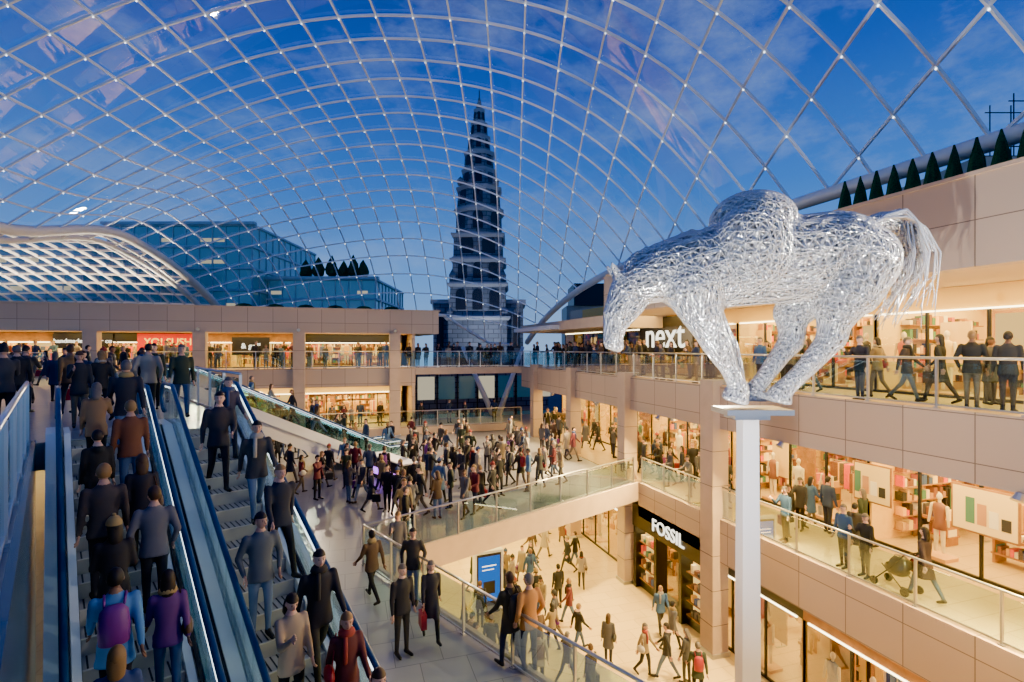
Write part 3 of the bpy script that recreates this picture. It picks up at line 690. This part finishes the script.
for px,py,t,i,h,c in ((997,413,0,0,-1.3,(.03,.03,.035)),(961,410,0,3,-1.2,(.02,.02,.02)),(930,404,1,1,0.2,(.02,.02,.02)),(897,402,0,2,3.4,(.04,.03,.03)),(850,401,0,4,1.6,(.02,.02,.03)),(868,398,1,2,0.1,None),(752,388,0,0,1.6,(.05,.12,.3)),(800,392,1,1,.1,(.1,.05,.03)),(980,405,1,0,3.1,None)):
    p=gp(px,py,0)+Vector((.35,0,0.0)); (woman if t else man)(i,p,h,c); placed.append(p)
for k in range(75):
    anyp(Vector((random.choice([12.85,12.9,13.6,14.4,15]),random.uniform(13,35.5),0.0)),math.pi/2+random.uniform(-.5,.5),[6,0,3])
for px,py,t,i,h,c in ((816,572,0,0,1.57,(.03,.08,.2)),(838,582,1,3,1.6,(.02,.02,.02)),(925,600,1,1,0,(.05,.03,.03)),(762,545,0,4,1.5,(.03,.08,.2)),(660,480,0,6,1.6,None),(690,497,1,4,1.57,None),(640,470,1,1,0,None),(700,490,0,1,3,None)):
    p=gp(px,py,L1+.01); p.x=max(p.x,12.9); (woman if t else man)(i,p,h,c); placed.append(p)
for k in range(26): anyp(Vector((random.uniform(12.9,15.1),random.uniform(11,22),L1+.01)))
for k in range(80): anyp(Vector((random.uniform(-22,12),random.choice([36.6,36.7,37.3,38]),0.0)),math.pi+random.uniform(-.7,.7),[6,0,3],mind=.42)
for k in range(36): anyp(Vector((random.uniform(-12,12),random.choice([36.6,36.8,37.6]),GAL)),math.pi+random.uniform(-.7,.7),[6,0,3],mind=.42)
# pushchair
p=gp(861,596,L1+.01); p.x=max(p.x,13.0); b=MB(); fr=lambda x,y,z:(p.x+x,p.y+y,p.z+z)
b.mat(M_dark)
for x in (-.25,.25):
    b.tube([fr(x,-.35,1.0),fr(x,0,.55),fr(x,.4,.12)],.015,6); b.tube([fr(x,-.35,.12),fr(x,.2,.6)],.015,6)
    for y in (-.35,.4): b.tube([fr(x-.02,y,.1),fr(x+.02,y,.1)],.1,12)
b.tube([fr(-.25,-.35,1.0),fr(.25,-.35,1.0)],.018,6)
b.mat(M_blackp); b.smooth=True; b.ell((p.x,p.y,p.z+.5),.2,.3,.17,10,6,filt=lambda c:c[2]<.05); b.mat(M_blackp); b.ell((p.x,p.y-.08,p.z+.6),.24,.28,.28,10,6,filt=lambda c:c[2]>0.02 and c[1]<.12)
b.obj('pushchair')
# digital totem
p=gp(488,612,L0); b=MB(); c_,s_=math.cos(.1),math.sin(.1); fr=lambda x,y,z:(p.x+x*c_-y*s_,p.y+x*s_+y*c_,p.z+z)
b.mat(M_white); b.box(-.62,.62,-.12,.12,.1,2.5,fr); b.mat(M_dark); b.box(-.45,.45,-.13,.13,0,.1,fr); b.box(-.52,.52,-.135,-.12,.3,2.4,fr)
b.mat(M_screen); b.box(-.46,.46,-.14,-.135,.5,2.3,fr); b.mat(M_signw); b.box(-.3,.3,-.145,-.14,1.9,1.94,fr); b.box(-.3,.2,-.145,-.14,1.75,1.78,fr); b.mat(M_dark); b.box(-.25,.25,-.145,-.14,.8,1.3,fr)
b.obj('digital_display_totem')
# ------------------------------------------------------------ horse sculpture
base=cw(4.48,10,-1.15); k=.01923; UX=Vector((CA,-SA,0)); VX=Vector((SA,CA,0))
def H(px,py,d=0): return base+UX*((px-745)*k)+VX*d+Vector((0,0,(408-py)*k))
hb=MB(); hb.mat(M_steel)
def chain(pts,hb_=None,n=16): 
    for a,c in zip(pts[:-1],pts[1:]): (hb_ or hb).caps(H(a[0],a[1],a[3]),H(c[0],c[1],c[3]),a[2]*k,c[2]*k,n)
chain([(692,275,38,0),(730,264,42,0),(785,260,42,0),(835,253,41,0)]); chain([(836,254,37,-.22),(845,260,34,-.26)]); chain([(836,254,37,.22),(845,260,34,.26)])
chain([(694,268,36,0),(668,272,30,0),(645,281,23,0),(629,289,17,0)])
chain([(627,292,17,0),(617,314,13,0),(613,338,9,0)]); hb.caps(H(633,303,0),H(624,320,0),13*k,8*k); hb.caps(H(612,342),H(618,346),8.5*k,6*k)
for d in (-.14,.14): chain([(620,279,4.5,d),(609,265,1.5,d*1.4)])
for j in range(7): hb.caps(H(638+j*9,256-j*3.6),H(632+j*9,266-j*3.4),5*k,8*k)
chain([(688,290,28,-.26),(696,312,20,-.27),(706,336,13,-.26),(711,344,13,-.25),(725,368,8,-.2),(733,383,8,-.18),(735,390,8.5,-.18)])
chain([(702,296,26,.26),(714,318,15,.26),(727,340,11,.25),(731,347,11.5,.24),(740,370,7,.2),(741,384,7.5,.18),(740,390,8,.18)])
chain([(848,264,36,-.28),(838,290,30,-.3),(829,308,21,-.3),(825,324,14.5,-.28),(824,338,12.5,-.26),(813,352,10,-.24),(796,372,8,-.2),(784,384,8,-.18),(777,390,8.5,-.18)])
chain([(838,268,34,.28),(818,293,26,.3),(800,312,17,.3),(800,328,12.5,.28),(799,341,11.5,.26),(788,354,9,.24),(771,376,7.5,.2),(763,386,7.5,.18),(759,390,8,.18)])
def hoof(x,y,d,dx): hb.tube([H(x,y,d),H(x+dx,y+12,d)],[9*k,12.5*k],12)
hoof(735,389,-.18,-4); hoof(740,389,.18,-2); hoof(776,389,-.18,-3); hoof(759,389,.18,-1)
for d in (-.55,.55): hb.ell((0,0,0),36*k,.42,40*k,18,12,fr=lambda x,y,z,d=d: H(741,252,d)+UX*x+VX*y+Vector((0,0,z)))
hb.ell((0,0,0),40*k,.8,28*k,18,12,fr=lambda x,y,z: H(752,221)+UX*x+VX*y+Vector((0,0,z)))
hb.ell((0,0,0),20*k,.45,15*k,18,12,fr=lambda x,y,z: H(716,243)+UX*x+VX*y+Vector((0,0,z)))
chain([(862,230,9,0),(880,222,9,0),(896,222,10,0),(908,236,9,0),(914,258,7,0),(912,280,4,0)])
tb=MB(); tb.smooth=True
rt_=random.Random(11)
M_shell=None
m,nt,o=newmat('scrap_steel_shell'); bs=nt.nodes.new('ShaderNodeBsdfPrincipled'); bs.inputs['Metallic'].default_value=.6; bs.inputs['Roughness'].default_value=.28
vo=nt.nodes.new('ShaderNodeTexVoronoi'); vo.inputs['Scale'].default_value=12; tcn=nt.nodes.new('ShaderNodeTexCoord'); nt.links.new(tcn.outputs['Object'],vo.inputs['Vector'])
rp=nt.nodes.new('ShaderNodeValToRGB'); rp.color_ramp.elements[0].position=.15; rp.color_ramp.elements[0].color=(.05,.05,.06,1); rp.color_ramp.elements[1].position=.5; rp.color_ramp.elements[1].color=(.72,.72,.74,1)  # dark cells paint the shaded holes of the openwork into the colour
nt.links.new(vo.outputs['Distance'],rp.inputs[0]); nt.links.new(rp.outputs[0],bs.inputs['Base Color'])
bu=nt.nodes.new('ShaderNodeBump'); bu.inputs['Strength'].default_value=1.0; bu.inputs['Distance'].default_value=.08; nt.links.new(vo.outputs['Distance'],bu.inputs['Height']); nt.links.new(bu.outputs[0],bs.inputs['Normal'])
nt.links.new(bs.outputs[0],o.inputs[0]); M_shell=m
m,nt,o=newmat('scrap_steel_lattice'); bs=nt.nodes.new('ShaderNodeBsdfPrincipled'); bs.inputs['Metallic'].default_value=.6; bs.inputs['Roughness'].default_value=.2; bs.inputs['Base Color'].default_value=(.93,.93,.93,1); nt.links.new(bs.outputs[0],o.inputs[0]); M_lat=m
for j in range(64):
    tb.mat(M_lat if j%3 else M_shell)
    d=rt_.uniform(-.42,.42); q=rt_.uniform(-12,10); e2=rt_.uniform(-24,12); L_=rt_.uniform(-26,16); rr_=rt_.uniform(.9,1.5)
    c0=[(864,230,d*.2),(878,220+q*.2,d*.5),(896,218+q*.6,d*.8),(909+q*.8,232+q*.5,d),(916+q*1.1,256,d*1.2),(912+q*1.3,284+L_*.4,d*1.3),(901+q*1.1+e2*.7,314+L_,d*1.5)]
    pts=[]
    for a_,b_ in zip(c0[:-1],c0[1:]):
        for t_ in (0,.5): pts.append(H(a_[0]*(1-t_)+b_[0]*t_+rt_.uniform(-1.6,1.6),a_[1]*(1-t_)+b_[1]*t_+rt_.uniform(-1.6,1.6),a_[2]*(1-t_)+b_[2]*t_))
    pts.append(H(*c0[-1])); tb.tube(pts,[rr_*k*(1.3-.08*i_) for i_ in range(len(pts))],5)
me2=evalmesh(hb,.055,4,.5)
def dec(r):
    def f(ob):
        m=ob.modifiers.new('d','DECIMATE'); m.ratio=r
        m=ob.modifiers.new('t','TRIANGULATE')
    return f
me1=evalmesh(hb,.055,4,.5,dec(.24))
me3=tb.mesh('tail')
hroot=empty('horse_sculpture',base)
for me,mt,nm in ((me1,M_lat,'lattice_skin'),(me2,M_shell,'inner_shell'),(me3,None,'tail')):
    if mt: me.materials.clear(); me.materials.append(mt)
    me.name=nm
    ob=bpy.data.objects.new(nm,me); COL.objects.link(ob); ob.parent=hroot; ob.matrix_parent_inverse=Matrix.Translation(-base)
    if nm=='lattice_skin':
        wf=ob.modifiers.new('w','WIREFRAME'); wf.thickness=.032; wf.use_replace=True; wf.offset=.4; wf.use_even_offset=False; wf.use_boundary=False
    elif nm=='inner_shell':
        dm=ob.modifiers.new('d','DISPLACE'); dm.strength=-.025; dm.mid_level=0
b=MB(); b.mat(M_steel); fr=lambda x,y,z: base+UX*x+VX*y+Vector((0,0,z))
b.box(-.5,.74,-.4,.4,-.10,.0,fr); b.box(-.3,.36,-.26,.26,-.2,-.10,fr)
H0=L0-base.z
R=[[fr(.05+sx*w_,sy*w_,z) for sx,sy in ((-1,-1),(1,-1),(1,1),(-1,1))] for z,w_ in ((H0,.19),(-3,.165),(-.2,.15))]
b.mat(M_white); b.rings(R); b.mat(M_stone); b.box(-.7,.7,-.7,.7,H0,H0+.35,fr); b.box(-.5,.5,-.5,.5,H0+.35,H0+.55,fr)
o=b.obj('plinth_column'); o.parent=hroot; o.matrix_parent_inverse=Matrix.Translation(-base)
flood((3.0,4.5,L1+2.2),tuple(H(740,280)),950,(1,.97,.94),.3); flood((12.0,2.5,2.8),tuple(H(780,270)),700,(1,.92,.82),.25); flood((12.0,14.5,2.8),tuple(H(720,280)),300,(1,.85,.65),.25)
simple('floodlight_pole',M_dark,(2.96,3.04,4.46,4.54,L1,L1+2.1))
# ------------------------------------------------------------ topiary on right parapet
b=MB(); b.mat(M_aspha); b.box(14.8,15.6,4,19,4.7,5.05); b.mat(M_green); b.box(14.9,15.5,13,19,5.05,5.75); b.obj('planter_hedge')
rr=random.Random(3)
for i in range(14):
    y=5.8+i*.52; b=MB(); b.mat(M_green); R=[]
    for j,(z,r0) in enumerate(((0,.08),(.12,.27),(.4,.26),(.75,.21),(1.1,.15),(1.4,.08),(1.65,.015))):
        R.append([(15.2+(r0+rr.uniform(-.02,.02))*math.cos(t*math.pi/8),y+(r0+rr.uniform(-.02,.02))*math.sin(t*math.pi/8),5.05+z) for t in range(16)])
    b.rings(R); b.mat(M_wood); b.tube([(15.2,y,5.0),(15.2,y,5.15)],.03,6); b.obj('topiary_cone')
# ------------------------------------------------------------ church
cc=cw(-3.9,62,0); q=.119
b=MB()
cfr=lambda x,y,z: Vector((cc.x,cc.y,0))+UX*x+VX*y+Vector((0,0,z+EYE))
def stage(y0,y1,wpx0,wpx1,n,win=0,corn=1.12):
    z0=(348-y0)*q; z1=(348-y1)*q; r0=wpx0*q/2; r1=wpx1*q/2; ph=math.pi/n; kk=1/math.cos(ph)
    mk=lambda r,z:[cfr(r*kk*math.cos(2*math.pi*i/n+ph),r*kk*math.sin(2*math.pi*i/n+ph),z) for i in range(n)]
    b.mat(M_church); b.rings([mk(r0,z0),mk(r1,z1)])
    if corn: 
        b.mat(M_churchc); h=.28; b.rings([mk(r1*corn*.94,z1-h*1.6),mk(r1*corn,z1-h*.6),mk(r1*corn,z1)]); b.rings([mk(r0*1.05,z0),mk(r0*1.05,z0+h*.6)])
    if win:
        b.mat(M_churchw)
        for i in range(n):
            a=2*math.pi*i/n; ap=(r0+r1)/2; fw=2*ap*math.tan(ph)
            for j in range(win):
                o_=(j-(win-1)/2)*fw/(win+.0)*.9; ww=fw/win*.27; h0=z0+(z1-z0)*.2; h1=z0+(z1-z0)*.68
                P_=[]
                for (x,z) in [(-ww,h0),(ww,h0),(ww,h1)]+[(ww*math.cos(t),h1+ww*math.sin(t)) for t in (.6,1.2,1.57,2.0,2.6)]+[(-ww,h1)]:
                    rr0=ap+.06+ (r0-r1)*.5*(1-2*(z-z0)/(z1-z0)); x+=o_
                    P_.append(cfr(rr0*math.cos(a)-x*math.sin(a),rr0*math.sin(a)+x*math.cos(a),z))
                b.add(P_,[tuple(range(len(P_)))])
stage(437,318,56,56,4,2); stage(318,286,54,52,4,3); stage(286,262,49,48,4,3); stage(262,238,47,46,4,2); stage(238,212,45,44,8,1); stage(212,190,43,40,8,1); stage(190,172,34,31,8,1); stage(172,154,29,27,8,1); stage(154,138,23,20,8,1); stage(138,124,17,15,8,1); stage(124,110,12,10,8,1); stage(110,97,7,1.5,8,0,0)
for sx in (-1,1):
    for sy in (-1,1):
        for (yy,wp,hh) in ((286,24,14),(190,17,8),(318,26,10)):
            x=sx*wp*q; y=sy*wp*q; z=(348-yy)*q; b.mat(M_church); b.box(x-.35,x+.35,y-.35,y+.35,z,z+hh*q*.5,cfr)
            b.rings([[cfr(x+a*.4,y+c*.4,z+hh*q*.5) for a,c in ((-1,-1),(1,-1),(1,1),(-1,1))],[cfr(x+a*.03,y+c*.03,z+hh*q) for a,c in ((-1,-1),(1,-1),(1,1),(-1,1))]])
b.mat(M_church); b.box(-5.2,5.2,-2,6,-10.6,(348-305)*q,cfr); b.mat(M_churchc); b.box(-5.5,5.5,-2.2,6.2,(348-305)*q,(348-301)*q,cfr)
b.mat(M_churchw)
for x in (-4.4,4.4): b.box(x-.4,x+.4,-2.1,-1.9,0,4,cfr)
b.mat(M_dark); b.tube([cfr(0,0,(348-98)*q),cfr(0,0,(348-90)*q)],.06,5)
b.obj('church_tower')
flood((14,52,-.3),(cc.x,cc.y,18),700,(.85,.9,1),.6,'church_fill_light')  # added lamp that lifts the tower out of the dark
# ------------------------------------------------------------ surrounding buildings
def office(name,u0,u1,v0,v1,ze0,ze1,nf,skew=0):
    b=MB(); f=lambda x,y,z: cw(x,y,z); rr=random.Random(int(u0))
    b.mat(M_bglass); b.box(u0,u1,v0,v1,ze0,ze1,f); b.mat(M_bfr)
    for i in range(nf+1):
        z=ze0+(ze1-ze0)*i/nf; b.mat(M_bfr); b.box(u0-.3,u1+.3,v0-.3,v1,z-.15,z+.15,f)
        x=u0+.3
        while x<u1-2 and i<nf:
            if rr.random()<.22: b.mat(M_blit); b.box(x,x+1.5,v0-.05,v0,z+.7,z+1.2,f)
            x+=1.8
    b.mat(M_bfr)
    m_=int((u1-u0)/1.8)
    for i in range(m_+1): x=u0+(u1-u0)*i/m_; b.box(x-.06,x+.06,v0-.12,v0,ze0,ze1,f)
    m_=int((v1-v0)/2)
    for i in range(m_+1): y=v0+(v1-v0)*i/m_; b.box(u1,u1+.12,y-.06,y+.06,ze0,ze1,f)
    b.mat(M_bfr); b.box(u0-.6,u1+.6,v0-.6,v0+.2,ze1,ze1+.4,f)
    return b.obj(name)
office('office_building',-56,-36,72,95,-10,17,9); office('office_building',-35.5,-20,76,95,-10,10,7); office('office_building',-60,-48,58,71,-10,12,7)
simple('townhouse_block',M_pxz,(27,50,50,60,L0,6)); 
b=MB(); b.mat(M_stone); f=cw; b.box(8,18,76,84,-10,6.2,f); b.mat(M_dark); b.box(9,17.5,75.5,84,6.2,9.4,f); b.mat(M_churchw)
for i in range(4): b.box(9+i*2.1,10+i*2.1,75.9,76,1.5,4,f)
b.obj('street_building')
for i,(u,v) in enumerate([(-27,78),(-25.4,78.5),(-23.8,78),(-22.4,78.3),(-31,78.2),(-29,78)]):
    rr=random.Random(i); b=MB(); b.mat(M_wood); c=cw(u,v,10.0); b.tube([c,c+Vector((0,0,.9))],.12,6); b.mat(M_green)
    R=[]; hh=rr.uniform(2.4,3.4)
    for j,(t0,r0) in enumerate(((0,.3),(.15,.85),(.35,.9),(.6,.65),(.8,.38),(1,.05))):
        R.append([(c.x+(r0+rr.uniform(-.18,.18)*r0)*math.cos(t*math.pi/7),c.y+(r0+rr.uniform(-.18,.18)*r0)*math.sin(t*math.pi/7),c.z+.6+hh*t0+rr.uniform(-.1,.1)) for t in range(14)])
    b.rings(R); b.obj('terrace_tree')
b=MB(); b.mat(M_green)
for i in range(6):
    c=Vector((-7+i*2.1,42,3.6)); b.ell((c.x,c.y,c.z+.5),.8,.6,.55,9,6)
b.obj('roof_shrubs')
b=MB(); b.mat(M_dark)
for i in range(3):
    for j in range(2):
        c=cw(38.6+i*1.7,40+j*2,14); b.tube([c,c+Vector((0,0,5.6))],.05,5)
for zz in (15.5,17.2,19): b.tube([cw(38.2,40,zz),cw(42.5,40,zz)],.05,5); b.tube([cw(38.2,42,zz),cw(42.5,42,zz)],.05,5)
b.mat(M_stone); b.box(34,60,38,60,-10,14,cw)
b.obj('scaffolded_building')
